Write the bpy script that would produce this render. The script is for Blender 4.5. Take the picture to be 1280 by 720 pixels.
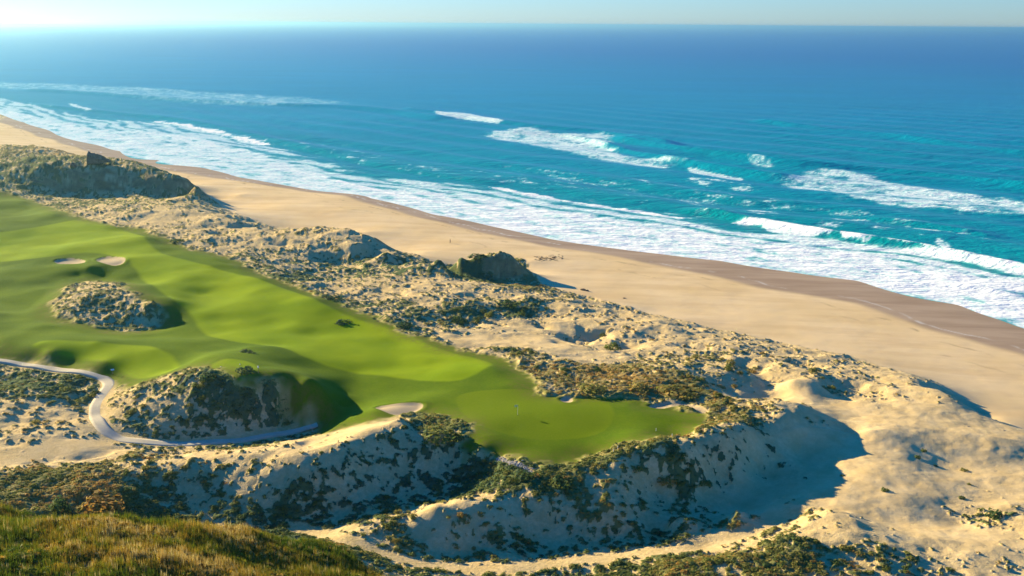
import bpy, bmesh, math, random
import numpy as np
from mathutils import Matrix, Vector

for o in list(bpy.data.objects): bpy.data.objects.remove(o)
SC = bpy.context.scene
COL = SC.collection
RES = 1.0            # terrain density factor

# ------------------------------------------------------------------ camera
F = 1372.0; H = 90.0
PITCH = math.atan((360-30.0)/F); ROLL = math.radians(0.42)
cam_d = bpy.data.cameras.new("camera"); cam = bpy.data.objects.new("camera", cam_d)
COL.objects.link(cam); SC.camera = cam
cam_d.sensor_width = 36; cam_d.lens = 36*F/1280; cam_d.clip_start = 1; cam_d.clip_end = 200000
cam.location = (0, 0, H)
CM = Matrix.Rotation(math.pi/2-PITCH, 4, 'X') @ Matrix.Rotation(ROLL, 4, 'Z')
cam.rotation_euler = CM.to_euler()
CR = np.array(CM.to_3x3())

# ------------------------------------------------------------------ world, sun, exposure
SUN_EL = math.radians(15.5)
SUN_H = np.array([-0.80, 0.60]); SUN_H /= np.linalg.norm(SUN_H)     # horizontal direction towards the sun
SUN_AZ = math.atan2(SUN_H[0], SUN_H[1])
w = bpy.data.worlds.new("World"); SC.world = w; w.use_nodes = True
nt = w.node_tree; nt.nodes.clear()
sky = nt.nodes.new('ShaderNodeTexSky'); sky.sky_type = 'NISHITA'; sky.sun_disc = False
sky.sun_elevation = SUN_EL; sky.sun_rotation = SUN_AZ
sky.altitude = 90; sky.air_density = 1.0; sky.dust_density = 0.2; sky.ozone_density = 4.0
bg = nt.nodes.new('ShaderNodeBackground'); bg.inputs[1].default_value = 0.078
wo = nt.nodes.new('ShaderNodeOutputWorld')
tint = nt.nodes.new('ShaderNodeMix'); tint.data_type = 'RGBA'; tint.blend_type = 'MULTIPLY'; tint.inputs[0].default_value = 1; 
tc = nt.nodes.new('ShaderNodeTexCoord'); sx = nt.nodes.new('ShaderNodeSeparateXYZ'); nt.links.new(tc.outputs['Generated'], sx.inputs[0])
tr = nt.nodes.new('ShaderNodeValToRGB'); nt.links.new(sx.outputs['Z'], tr.inputs[0])
tr.color_ramp.elements[0].position = .0; tr.color_ramp.elements[0].color = (.50, .68, .98, 1)     # pale maritime air near the horizon
tr.color_ramp.elements[1].position = .22; tr.color_ramp.elements[1].color = (.03, .62, 1.15, 1)     # deep clear blue above
nt.links.new(tr.outputs[0], tint.inputs[7])
nt.links.new(sky.outputs[0], tint.inputs[6]); nt.links.new(tint.outputs[2], bg.inputs[0]); nt.links.new(bg.outputs[0], wo.inputs[0])
sd = bpy.data.lights.new("sun", 'SUN'); sd.energy = 5.0; sd.angle = math.radians(0.5); sd.color = (1, 0.82, 0.44)
so = bpy.data.objects.new("sun", sd); COL.objects.link(so)
S3 = Vector((SUN_H[0]*math.cos(SUN_EL), SUN_H[1]*math.cos(SUN_EL), math.sin(SUN_EL)))
so.rotation_euler = S3.to_track_quat('Z', 'Y').to_euler(); so.location = (-300, 300, 300)
SC.view_settings.view_transform = 'Standard'; SC.view_settings.look = 'None'
SC.view_settings.exposure = 1.45; SC.view_settings.gamma = 1.0
SC.view_settings.use_curve_mapping = False

# ------------------------------------------------------------------ helpers
def ray(px, py):
    d = CR @ np.array([(px-640)/F, -(py-360)/F, -1.0]); return d/np.linalg.norm(d)
def P(px, py, z=0.0):
    d = ray(px, py); t = (z-H)/d[2]; return np.array([d[0]*t, d[1]*t])

_rng = np.random.RandomState(7)
_perm = _rng.rand(8, 256, 256).astype(np.float32)
def vnoise(x, y, s=0):
    """smooth value noise, 0..1"""
    x0 = np.floor(x); y0 = np.floor(y)
    fx = (x-x0); fy = (y-y0)
    fx = fx*fx*fx*(fx*(fx*6-15)+10); fy = fy*fy*fy*(fy*(fy*6-15)+10)
    xi = x0.astype(np.int64) & 255; yi = y0.astype(np.int64) & 255
    x1 = (xi+1) & 255; y1 = (yi+1) & 255; T = _perm[s % 8]
    a = T[xi, yi]; b = T[x1, yi]; c = T[xi, y1]; d = T[x1, y1]
    return (a+(b-a)*fx)*(1-fy) + (c+(d-c)*fx)*fy
def fbm(x, y, scale, octs=4, s=0, gain=0.5):
    t = 0; a = 1.0; n = 0; c, q = 0.8, 0.6
    x = x/scale+13.7*s; y = y/scale-7.1*s
    for i in range(octs):
        t = t + a*(vnoise(x, y, s+i)*2-1); n += a; a *= gain
        x, y = (x*c-y*q)*2.03+5.3, (x*q+y*c)*2.03+1.9
    return t/n
def sstep(e0, e1, x):
    t = np.clip((x-e0)/(e1-e0), 0, 1); return t*t*(3-2*t)
def poly_sdf(X, Y, V):
    """signed distance (positive inside) to the polygon V"""
    V = np.asarray(V); d = np.full(X.shape, 1e12, np.float32); ins = np.zeros(X.shape, bool)
    n = len(V)
    for i in range(n):
        a = V[i]; b = V[(i+1) % n]; e = b-a
        wx = X-a[0]; wy = Y-a[1]
        t = np.clip((wx*e[0]+wy*e[1])/(e@e+1e-9), 0, 1)
        dd = (wx-e[0]*t)**2+(wy-e[1]*t)**2
        d = np.minimum(d, dd)
        if abs(e[1]) > 1e-9:
            ins ^= ((a[1] > Y) != (b[1] > Y)) & (X < e[0]*(Y-a[1])/e[1]+a[0])
    d = np.sqrt(d); return np.where(ins, d, -d)
def line_dist(X, Y, V):
    V = np.asarray(V); d = np.full(X.shape, 1e12, np.float32)
    for i in range(len(V)-1):
        a = V[i]; e = V[i+1]-a
        wx = X-a[0]; wy = Y-a[1]
        t = np.clip((wx*e[0]+wy*e[1])/(e@e+1e-9), 0, 1)
        d = np.minimum(d, (wx-e[0]*t)**2+(wy-e[1]*t)**2)
    return np.sqrt(d)
def region(X, Y, fn, V, pad, fill=-1e3):
    """evaluate fn only near V"""
    V = np.asarray(V); m = (X > V[:, 0].min()-pad) & (X < V[:, 0].max()+pad) & (Y > V[:, 1].min()-pad) & (Y < V[:, 1].max()+pad)
    out = np.full(X.shape, fill, np.float32)
    if m.any(): out[m] = fn(X[m], Y[m], V)
    return out
def smooth_poly(V, n=3, closed=True):
    V = np.asarray(V, float)
    for _ in range(n):
        if closed: W = np.roll(V, -1, 0); A = .75*V+.25*W; B = .25*V+.75*W; V = np.empty((2*len(A), 2)); V[0::2] = A; V[1::2] = B
        else:
            A = .75*V[:-1]+.25*V[1:]; B = .25*V[:-1]+.75*V[1:]
            U = np.empty((2*len(A)+2, 2)); U[0] = V[0]; U[-1] = V[-1]; U[1:-1:2] = A; U[2:-1:2] = B; V = U
    return V

# ------------------------------------------------------------------ terrain control points
SEAW = np.array([.76, .65])
ctl = []          # world x, y, z
def cp(*pts):
    for (px, py, z) in pts:
        p = P(px, py, z); ctl.append((p[0], p[1], z))
def behind(px, py, z, run, z2, dirn=(0, 1)):
    p = P(px, py, z); ctl.append((p[0], p[1], z)); dx, dy = dirn
    ctl.append((p[0]+dx*run, p[1]+dy*run, z2))
WATER = [(-60,124),(30,153),(95,176),(150,189),(200,200),(255,210),(330,227),(400,239),(464,248),(541,268),(615,283),(689,299),(756,309),(830,318),(900,326),(989,340),(1072,351),(1149,373),(1197,381),(1250,400),(1330,425),(1600,515)]
WETL = [(-60,132),(30,163),(100,187),(200,211),(240,218),(300,227),(430,245),(541,275),(615,293),(689,309),(760,320),(850,338),(954,359),(1065,380),(1162,413),(1250,438),(1330,462),(1600,560)]
for i, (x, y) in enumerate(WATER):
    p = P(x, y, 0); ctl.append((p[0], p[1], 0.0))
    for k, zz in ((14, -.8), (45, -2.5), (120, -5)): q = p+SEAW*k; ctl.append((q[0], q[1], zz))
cp(*[(x, y, 1.0) for x, y in WETL])
# beach and dune foot
cp((-40,165,2.5),(30,178,2.5),(70,183,2.5),(256,250,3.3),(262,235,2.3),(292,262,3.3),(340,262,2.4),(330,276,3.3),(400,262,2),(460,290,3.2),(480,275,2),
   (530,315,3.2),(560,303,2.3),(600,306,2.2),(664,327,2.8),(655,350,3.6),(690,345,2.8),(700,358,3.4),(740,368,3.4),(760,350,2.2),(820,390,3.5),(850,370,2.3),(900,408,3.6),
   (950,395,2.4),(960,423,3.7),(1050,420,2.4),(1050,441,3.8),(1120,460,3.8),(1150,455,2.6),(1175,478,3.6),(1250,490,2.6),(1250,523,3.2),(1210,506,3.2),(1330,560,3.2),(1330,510,2.5))
cp((350,246,1.5),(300,243,1.9),(350,257,2.1),(380,252,1.7),(430,262,2.2),(262,228,1.6),(310,236,1.6),(390,246,1.2))
# far headland
for (x, y, z) in ((-40,182,18),(30,187,18),(71,188,18),(93,193,17.5),(140,200,17),(175,201,17),(211,213,15),(233,221,13.5)): behind(x, y, z, 14, z-13, SEAW)
for (x, y, z) in ((246,231,13),(252,240,10)): behind(x, y, z, 7, 3.3, SEAW)
cp((-40,219,15.7),(30,219,15.7),(80,217,15.7),(130,215,15.7),(180,217,15),(215,223,13.5),(240,236,11),
   (-40,240,7.5),(30,240,7.5),(90,240,7.5),(150,240,7.2),(205,243,7),(236,250,5.5),(250,252,3.8))
# dune belt, far part
cp((60,258,11),(130,258,12.5),(200,258,12),(250,262,12),(230,275,12),(190,275,12),(270,285,11),(250,300,12))
for (x, y, z) in ((285,268,12),(300,275,12),(330,284,12),(400,282,12.5),(440,286,12.5),(470,297,11)): behind(x, y, z, 9, 3.6, SEAW)
cp((330,300,11.3),(380,300,11.6),(440,304,12.3),(480,312,11.4),(515,328,9.3),(370,322,8.8),(420,328,6.6),(470,328,6.2),(505,335,6.2),(300,322,11.5),
   (400,347,8),(450,346,7.5),(500,342,8),(545,336,6),(560,345,8),(545,328,8))
# cliff by the beach
for (x, y, z) in ((536,331,9),(552,323,11),(574,318,11.4),(598,316,11.6),(622,315,11.5),(640,319,10.5)): behind(x, y, z, 6, 3.2, SEAW)
cp((560,343,5.2),(600,348,4.2),(640,352,3.8),(659,346,4.2),(580,345,4.6),(620,350,4))
# low dunes in the middle
cp((500,362,10),(470,380,10),(540,372,10.5),(520,395,11),(590,372,10),(600,385,9.5),(632,384,8.5),(590,408,9.5),(560,410,9),(640,400,7.5),(625,358,6.5),
   (700,378,7),(680,392,7),(640,425,9),(700,425,9),(690,405,8),(740,408,8),(735,420,6.5),(775,412,7.5),(750,435,8),(790,434,6.5),(820,402,7),(850,412,6.5),(820,440,8),
   (900,428,7),(880,450,9.5),(830,470,12),(770,462,11),(700,455,11),(660,440,10.5),(960,442,6.5),(930,455,9),(980,452,7.5),(1010,455,7.5),(1060,462,7),
   (1105,478,7.5),(1150,476,7),(1180,490,8),(1150,500,8.5),(790,480,12),(720,482,12),(700,490,12),(820,495,12),(860,505,12),(900,505,12))
behind(1178,488,8.5,5,3.3,SEAW); behind(1192,496,8.5,5,3.3,SEAW); behind(1215,512,7,5,3.2,SEAW); behind(1290,540,7,6,3.2,SEAW)
cp((905,477,11),(950,465,10.5),(1000,463,9.5),(935,500,7.7),(980,495,7.5),(960,482,8),(988,477,10.5),(1018,475,10.8),(1040,490,8),(1055,500,7.5),(1040,508,8),(1080,500,9),(1000,506,13),(1100,500,8))
# golf course
cp((-40,260,12),(30,268,12),(-40,300,12),(30,300,12.4),(100,290,12),(170,300,12.5),(200,310,11.5),(250,330,11.5),(300,335,11.5),(30,350,12),(-40,350,12),(60,390,11),(-40,400,12),
   (200,345,11.3),(260,365,10.8),(250,395,10.5),(320,380,11),(350,395,10.5),(330,350,12),(400,375,11.8),(420,400,10.8),(450,420,11),(500,440,11),(450,460,10.3),(350,435,10),(270,425,10),(550,450,11),(600,470,11.3),
   (600,500,12),(640,480,12.4),(640,540,12.5),(700,520,12.7),(760,540,12.5),(800,520,12.7),(560,490,11.5),(520,490,11),(530,535,11.8),(880,530,12.8),(850,548,12.8),(700,578,12),(740,572,11.8),(660,560,12.3),(480,500,10.5),(430,490,10))
# bunkers and the mounds on the left
cp((75,322,12.3),(90,327,12.2),(114,324,12.8),(138,327,12.1),(155,328,12.3),(110,334,13),(100,346,10.5),(130,348,10.5),(60,335,12),
   (120,358,14),(95,368,14),(160,370,14),(190,385,13),(150,385,12.8),(150,412,9.5),(195,406,9.5),(90,400,11),(70,380,11.5),(215,400,10))
# left green and its bank
cp((50,430,12.5),(120,428,13),(190,438,12.8),(60,440,11.9),(130,452,11.8),(190,462,11.5),(90,456,9.8),(140,472,9.6),(40,452,9.8),(30,462,9.5),(-40,450,10))
# path level and shaded mound with the tee
cp((125,500,9.5),(120,520,9.3),(150,548,8.5),(230,553,7.5),(300,548,7),(350,541,7),(395,532,7.5),(425,510,9),(440,495,9.8),
   (165,490,12),(200,478,14),(240,461,16),(262,468,16.5),(300,474,16.3),(345,474,16),(380,478,15.5),(400,484,14.5),(290,455,16),(255,450,14.5),(330,462,15.5),(310,436,13),(360,460,12.5),(400,470,12.5),(220,462,12),(270,440,12),
   (170,530,10),(230,535,9),(300,532,8.5),(360,522,8.3),(180,505,12),(60,490,10.5),(60,530,11.5),(40,560,11),(100,555,10.5),(-40,500,11),(-40,560,11))
# long ridge B and its valley
cp((60,578,10.5),(150,575,12),(220,580,12.5),(300,572,13),(350,572,13.5),(400,562,14.3),(430,553,14.8),(465,538,15.2),(500,524,15),(535,519,14.2),(575,528,13),(578,545,13),(520,540,12),(545,548,14),(520,552,10),(600,562,12.3),(640,578,12.3),
   (440,532,12.5),(400,545,12),(480,522,11.5),(340,558,10.5),
   (330,595,12),(390,590,12.5),(430,583,12.5),(200,605,10.5),(270,620,9.5),(350,650,7),(420,640,6.8),(480,620,7),(540,600,7.5),(600,596,8),(640,600,9),(290,650,8),(430,605,9.5),(560,580,9))
# bank below the green, scarp C and bowl
cp((700,595,12),(740,588,13),(780,580,13.8),(820,572,14.3),(860,560,15),(900,546,15.2),(932,534,15),(980,520,13.5),(1025,517,10.6),(1052,524,9.4),
   (1068,545,8.8),(1050,575,9.8),(1090,540,10.2),(1080,562,10.2),(1085,590,10),(1020,600,8.3),(980,618,7),(930,622,6.2),(880,622,7),(820,618,8),(780,612,9),(1000,570,8),(950,590,7.5),(900,600,8.5))
# ridge D and the sandy track
cp((470,655,9),(540,636,10.5),(600,624,11.2),(660,618,11),(700,622,10.5),(770,632,10.2),(850,640,9.8),(920,640,9.2),(985,630,8.8),(1010,625,8.8),
   (430,670,9),(480,686,8),(540,690,7),(600,688,6),(680,680,5.6),(760,676,5.5),(830,668,5.6),(900,660,6),(960,652,7),
   (560,712,7.5),(640,708,7),(720,700,6.8),(800,692,6.8),(880,684,7),(940,668,7.5),(1000,645,8.3),(640,722,7.5))
# lower right
cp((700,730,7),(780,712,8),(860,704,9),(930,696,10),(1000,672,11.5),(1050,664,11.5),(1100,680,11),(1150,690,10),(1060,700,10),(1000,712,9.5),(1150,715,9),
   (1050,600,9),(1050,640,9),(1130,565,10),(1150,540,9.5),(1200,545,9),(1250,535,8),(1130,620,9),(1200,620,8.5),(1260,600,8),(1250,650,9),(1240,690,9.5),(1100,520,9),(1150,508,9.3),(1330,600,8),(1330,700,9),(1110,655,8.5),(1200,655,7.8),(1260,570,8.5),(1180,580,8))
# near hill, bottom left
for (x, y, z) in ((-60,650,31),(30,654,30),(100,652,29),(200,657,26),(300,667,21),(380,681,16),(440,697,12),(500,712,9)): behind(x, y, z, 22, max(8, z-17), (.2, 1))
cp((30,720,36),(200,720,33),(350,720,23),(440,720,14),(-60,720,37),(100,680,32.5),(250,685,28))
cp((60,612,12),(100,608,12.5),(140,622,11.5),(60,635,12),(150,640,10))
ctl += [(-130,60,45),(-60,60,45),(0,60,28),(60,60,12),(120,80,9),(-260,150,14),(-330,300,12),(-420,450,14),(-520,650,15),(-700,900,14),(-800,1200,12),(-170,110,38),(-120,90,42)]
ctl = np.array(ctl)
# thin out points closer than 1.5 m
keep = []
for i, c in enumerate(ctl):
    if all((c[0]-ctl[j][0])**2+(c[1]-ctl[j][1])**2 > 2.2 for j in keep): keep.append(i)
ctl = ctl[keep]
_cx, _cy, _cz = ctl.T; _N = len(ctl)
def _phi(d2): return np.sqrt(d2+2.0)
_A = np.zeros((_N+3, _N+3))
_A[:_N, :_N] = _phi((_cx[:, None]-_cx)**2+(_cy[:, None]-_cy)**2) - np.eye(_N)*0.6
_A[:_N, _N] = 1; _A[:_N, _N+1] = _cx/100; _A[:_N, _N+2] = _cy/100; _A[_N:, :_N] = _A[:_N, _N:].T
_W = np.linalg.solve(_A, np.r_[_cz, 0, 0, 0])
def base_height(X, Y):
    out = np.empty(X.shape); xf = X.ravel(); yf = Y.ravel(); of = out.ravel()
    W32 = _W[:_N].astype(np.float32)
    for i in range(0, len(xf), 40000):
        x = xf[i:i+40000]; y = yf[i:i+40000]
        d = ((x[:, None]-_cx)**2+(y[:, None]-_cy)**2).astype(np.float32)
        of[i:i+40000] = _phi(d) @ W32 + _W[_N]+_W[_N+1]*x/100+_W[_N+2]*y/100
    return of.reshape(X.shape)

# ------------------------------------------------------------------ outlines on the ground
def G(pts, z=11.0, it=3, closed=True, sm=2):
    """outline vertices dropped on the smooth terrain"""
    out = []
    for (px, py) in pts:
        zz = z
        for _ in range(it):
            p = P(px, py, zz); zz = 0.5*zz+0.5*float(base_height(np.array([p[0]]), np.array([p[1]]))[0])
        out.append(P(px, py, zz))
    return smooth_poly(out, sm, closed)
TURF = G([(-60,226),(30,244),(67,260),(104,276),(134,280),(181,286),(202,297),(235,311),(289,322),(329,343),(367,358),(400,370),(433,383),(489,402),(526,420),(559,434),(611,444),(646,457),(665,475),(681,494),
          (701,496),(767,500),(799,499),(812,507),(850,514),(889,524),(892,532),(865,540),(812,558),(746,573),(709,584),(671,584),(624,573),(588,563),(579,552),(584,538),(568,522),(529,516),(505,521),(480,528),(435,534),(398,548),
          (390,530),(380,535),(352,530),(345,500),(352,482),(330,478),(262,472),(240,466),(200,477),(160,484),(146,480),(140,476),(120,470),(80,462),(30,453),(-60,445)])
DUNE_ISL = G([(72,400),(62,385),(85,365),(100,352),(125,352),(150,356),(172,372),(200,388),(207,402),(190,412),(150,415),(110,405)])
CUT1 = G([(-60,300),(30,290),(100,272),(170,290),(190,315),(230,330),(330,352),(420,392),(500,412),(560,440),(620,455),(600,470),(560,480),(470,465),(400,455),(340,436),(275,428),(252,416),(243,395),(212,375),(180,350),(165,330),(120,315),(30,325),(-60,330)])
GREEN2 = G([(566,500),(580,490),(620,486),(700,490),(760,502),(770,520),(755,545),(700,552),(640,548),(590,530)], 12.5)
GREEN1 = G([(38,432),(70,426),(110,428),(150,432),(190,434),(215,445),(228,460),(205,470),(165,472),(150,462),(100,448),(50,446)], 12)
TEE = G([(262,458),(285,452),(322,458),(318,470),(295,476),(262,468)], 16)
PATH = G([(-60,446),(0,450),(30,455),(60,460),(90,464),(118,468),(133,474),(138,482),(130,492),(121,505),(119,520),(126,534),(140,545),(165,551),(200,554),(240,553),(280,550),(320,545),(355,539),(400,527)], 9, closed=False)
TRACK = G([(1010,632),(985,645),(955,660),(910,678),(860,688),(800,693),(740,700),(690,706),(630,712),(570,712),(520,706),(470,694),(430,680),(400,668),(370,660)], 6, closed=False)
TRACK2 = G([(-60,585),(30,570),(80,560),(130,552),(150,550)], 10, closed=False)
FTRAIL = G([(132,213),(140,225),(146,236),(152,244)], 14, closed=False)
BUNK = [G([(468,514),(476,510),(500,508),(527,506),(530,511),(515,517),(495,521),(475,519)], 11),
        G([(66,325),(80,322),(97,322),(108,325),(104,330),(88,331),(73,329)], 12),
        G([(119,324),(131,321),(148,323),(158,327),(155,332),(140,333),(124,329)], 12),
        G([(700,498),(708,496),(716,498),(716,502),(708,504),(701,501)], 12.5)]
STRIP = G([(808,507),(825,503),(850,503),(870,508),(887,516),(880,518),(865,512),(845,508),(820,511)], 12.5)
EDGEW = G([(624,574),(640,578),(655,583),(664,588)], 12.3, closed=False)
WETP = np.array([P(x, y, 1.0) for x, y in WETL]); SHORE = smooth_poly([P(x, y, 0) for x, y in WATER], 2, False)
DFOOT = smooth_poly([P(x, y, 3.4) for x, y in [(-60,176),(30,186),(110,190),(180,200),(235,222),(256,250),(300,275),(345,282),(400,280),(450,290),(480,303),(520,326),(550,333),(575,326),(610,312),(655,318),(664,345),(690,362),(740,373),(820,399),(900,416),(960,428),(1050,446),(1120,466),(1170,482),(1195,497),(1225,515),(1255,530),(1330,568)]], 2, False)

VEG = [(60,200,.62,.8),(150,205,.7,.7),(220,225,.7,.4),(60,225,.75,.35),(120,235,.6,.4),(100,208,.6,.95),(0,210,.7,.6),
 (60,255,.6,.3),(150,265,.5,.4),(230,270,.35,.5),(300,280,.42,.6),(250,295,.45,.5),(330,300,.4,.6),(400,290,.5,.7),(440,300,.4,.7),(370,320,.5,.3),(460,325,.6,.2),(500,325,.6,.2),(350,345,.7,.2),
 (430,360,.5,.5),(500,360,.4,.5),(560,345,.35,.7),(600,325,.95,.2),(640,325,.7,.7),(600,360,.4,.6),(480,385,.6,.3),(540,395,.6,.4),(590,385,.65,.4),(640,375,.7,.3),(640,400,.25,.5),(700,400,.25,.6),
 (620,420,.12,.5),(680,425,.1,.5),(620,438,.6,.5),(700,380,.4,.8),(760,390,.38,.8),(820,410,.33,.8),(660,447,.65,.6),(720,440,.2,.5),(700,465,.75,.7),(740,465,.85,.8),(740,490,.7,.7),(800,485,.9,.8),(850,490,.9,.6),
 (860,450,.6,.6),(900,450,.5,.5),(950,450,.4,.6),(1000,450,.38,.6),(1050,470,.42,.6),(1100,480,.35,.6),(1130,490,.2,.5),(1020,485,.04,.5),(940,490,.2,.5),(950,515,.5,.7),(880,510,.75,.6),(1000,522,.35,.5),(1045,500,.02,.5),
 (60,520,.36,.8),(80,480,.75,.2),(100,560,.1,.5),(50,575,.3,.7),(150,500,.55,.5),(200,510,.55,.3),(300,500,.9,.15),(340,500,.95,.1),(250,470,.6,.5),(180,530,.6,.3),(300,530,.5,.3),
 (150,580,.6,.6),(250,575,.42,.7),(330,580,.38,.6),(400,565,.12,.5),(470,540,.05,.5),(350,560,.4,.5),(430,600,.5,.1),(520,590,.52,.1),(560,560,.55,.1),(600,590,.9,.1),(550,540,.95,.4),(250,610,.6,.3),(200,640,.95,.2),(330,640,.75,.2),(450,640,.5,.2),(300,600,.42,.4),(100,610,.95,.8),(60,600,.9,.5),
 (650,590,.95,.3),(700,600,.95,.5),(780,578,.9,.6),(850,556,.85,.7),(900,538,.8,.7),(900,580,.5,.1),(960,560,.3,.1),(940,590,.12,.1),(1020,550,.12,.1),(950,610,.03,.1),(800,600,.55,.3),(740,620,.6,.5),(600,630,.36,.6),(540,650,.42,.6),(470,660,.6,.5),(430,672,.85,.5),(540,680,.6,.3),(650,660,.55,.2),(750,660,.55,.2),(850,650,.6,.3),(950,635,.5,.5),(900,655,.4,.5),(690,640,.5,.3),
 (800,712,.85,.5),(900,705,.8,.5),(980,690,.78,.5),(1060,690,.6,.5),(1040,668,.42,.5),(1120,690,.5,.3),(1180,702,.4,.5),(1100,600,.0,.5),(1150,550,.04,.5),(1200,645,.05,.5),(1130,530,.08,.5),(1220,600,.12,.5),(1240,625,.42,.4),(1160,508,.1,.5),(1210,520,.12,.5),(1240,700,.3,.5),(1050,620,.02,.5),(1150,640,.08,.5),(1100,655,.25,.5),
 (1010,625,.5,.6),(1060,560,.0,.5),(1100,545,.02,.5),(1250,560,.1,.5),(1180,580,.02,.5)]
_vg = np.array([(*P(x, y, 11), d, t) for x, y, d, t in VEG])
def veg_field(X, Y):
    xs = X.ravel().astype(np.float32); ys = Y.ravel().astype(np.float32)
    D = np.empty(xs.shape, np.float32); T = np.empty(xs.shape, np.float32)
    for i in range(0, len(xs), 60000):
        x = xs[i:i+60000, None]; y = ys[i:i+60000, None]
        d2 = (x-_vg[:, 0])**2+(y-_vg[:, 1])**2+4.0
        k = 1/(d2*d2); s = k.sum(1)
        D[i:i+60000] = (k @ _vg[:, 2])/s; T[i:i+60000] = (k @ _vg[:, 3])/s
    return D.reshape(X.shape), T.reshape(X.shape)

# ------------------------------------------------------------------ terrain grid
ys = [60.0]
while ys[-1] < 1500: ys.append(ys[-1]+min(max(0.10, ys[-1]**2/125000.), 3.0)/RES)
ys = np.array(ys); NC = int(1450*RES)
us = np.linspace(-1, 1, NC)
HX = ys*0.60+35
X = (us[None, :]*HX[:, None]); Y = np.repeat(ys[:, None], NC, 1)
NR = len(ys); print("terrain", NR, NC, NR*NC)
Z = base_height(X, Y)
turf = region(X, Y, poly_sdf, TURF, 40)
isl = region(X, Y, poly_sdf, DUNE_ISL, 30)
wob = fbm(X, Y, 7, 3, 3)*1.6+fbm(X, Y, 1.6, 2, 5)*0.7
turfd = np.minimum(turf, -isl)
grass = sstep(-1.8, 1.8, turfd+wob*1.8)
# which side of the dune foot: beach mask
bp = np.vstack([DFOOT, [(900, 150), (2500, 2500), (-900, 2500)]])
beachd = poly_sdf(X.ravel(), Y.ravel(), bp).reshape(X.shape)
beach = sstep(-1.5, 1.5, beachd+wob*1.1)
wp = np.vstack([WETP, [(900, 200), (2500, 2500), (-900, 2500)]])
wetd = poly_sdf(X.ravel(), Y.ravel(), wp).reshape(X.shape)
wet = sstep(-2.5, 2.5, wetd+fbm(X, Y, 30, 2, 2)*3)
pathd = region(X, Y, line_dist, PATH, 12, 1e3)
trackd = np.minimum(region(X, Y, line_dist, TRACK, 12, 1e3), np.minimum(region(X, Y, line_dist, TRACK2, 12, 1e3)*0.9, region(X, Y, line_dist, FTRAIL, 12, 1e3)))
bunk = np.full(X.shape, -1e3, np.float32)
for b in BUNK+[STRIP]: bunk = np.maximum(bunk, region(X, Y, poly_sdf, b, 8))
edgew = region(X, Y, line_dist, EDGEW, 6, 1e3)
cut = sstep(-.9, .9, np.maximum(np.maximum(region(X, Y, poly_sdf, CUT1, 12), region(X, Y, poly_sdf, GREEN1, 8)), region(X, Y, poly_sdf, TEE, 6))+fbm(X, Y, 9, 2, 6)*.6)
grn = sstep(-.4, .4, region(X, Y, poly_sdf, GREEN2, 8))
grs = np.maximum(sstep(-12, 2, region(X, Y, poly_sdf, GREEN1, 15)), sstep(-12, 2, region(X, Y, poly_sdf, GREEN2, 15)))
dens, tone = veg_field(X, Y); tone = np.clip(tone+.08, 0, 1)
wild = (1-grass)*(1-beach)
# cover: vegetated where the noise falls below the density
n1 = fbm(X, Y, 6, 5, 1, .75); n2 = fbm(X, Y, 2.0, 4, 4, .75)
n3 = fbm(X, Y, .85, 2, 6)
cov = n1*0.38+n2*0.52+n3*.42
dens = np.maximum(dens, np.where((turfd < 1) & (dens > .28), .80*np.exp(np.minimum(turfd, 0)/5), 0))
thr = (dens-0.61)*1.15
veg = sstep(-.07, .10, thr-cov)*wild
veg *= sstep(1.6, 2.4, pathd)*sstep(1.2, 2.6, trackd+wob*.4)*(1-sstep(-.5, .3, bunk))*sstep(.04, .2, dens)*sstep(.4, .9, edgew)
# eroded faces of the two cliffs
CL1 = G([(600,345),(612,318),(640,308),(655,312),(668,325),(662,352),(620,354)], 6, sm=1)
CL2 = G([(-60,212),(60,209),(150,207),(225,216),(262,236),(264,262),(230,256),(150,246),(-60,246)], 11, sm=1)
CL3 = G([(425,286),(470,290),(510,315),(500,330),(470,310),(430,300)], 8, sm=1)
clr = np.maximum(np.maximum(sstep(-3, 3, region(X, Y, poly_sdf, CL1, 12)), sstep(-3, 4, region(X, Y, poly_sdf, CL2, 12))), sstep(-3, 3, region(X, Y, poly_sdf, CL3, 12)))
gy_, gx_ = np.gradient(Z, axis=0)/np.gradient(Y, axis=0), np.gradient(Z, axis=1)/np.gradient(X, axis=1)
slope = np.hypot(gx_, gy_)
cliff = clr*sstep(.28, .55, slope+.25*fbm(X, Y, 5, 4, 2))*sstep(-.35, .15, fbm(X, Y, 4, 4, 7, .65)+.05)
veg *= 1-cliff*.9
Z = Z + clr*wild*(.75*fbm(X, Y, 9, 4, 4, .6)-.5*sstep(.2, .8, np.abs(fbm(X+Z*2, Y, 5, 3, 1))))
# broad wind-carved forms of the open sand
Z = Z + wild*sstep(.32, .08, dens)*sstep(3, 9, pathd)*sstep(3, 8, trackd)*(1.1*(1-2.2*np.abs(fbm(X*.9+Y*.35, Y*1.5, 34, 2, 5)))-.6)
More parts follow.
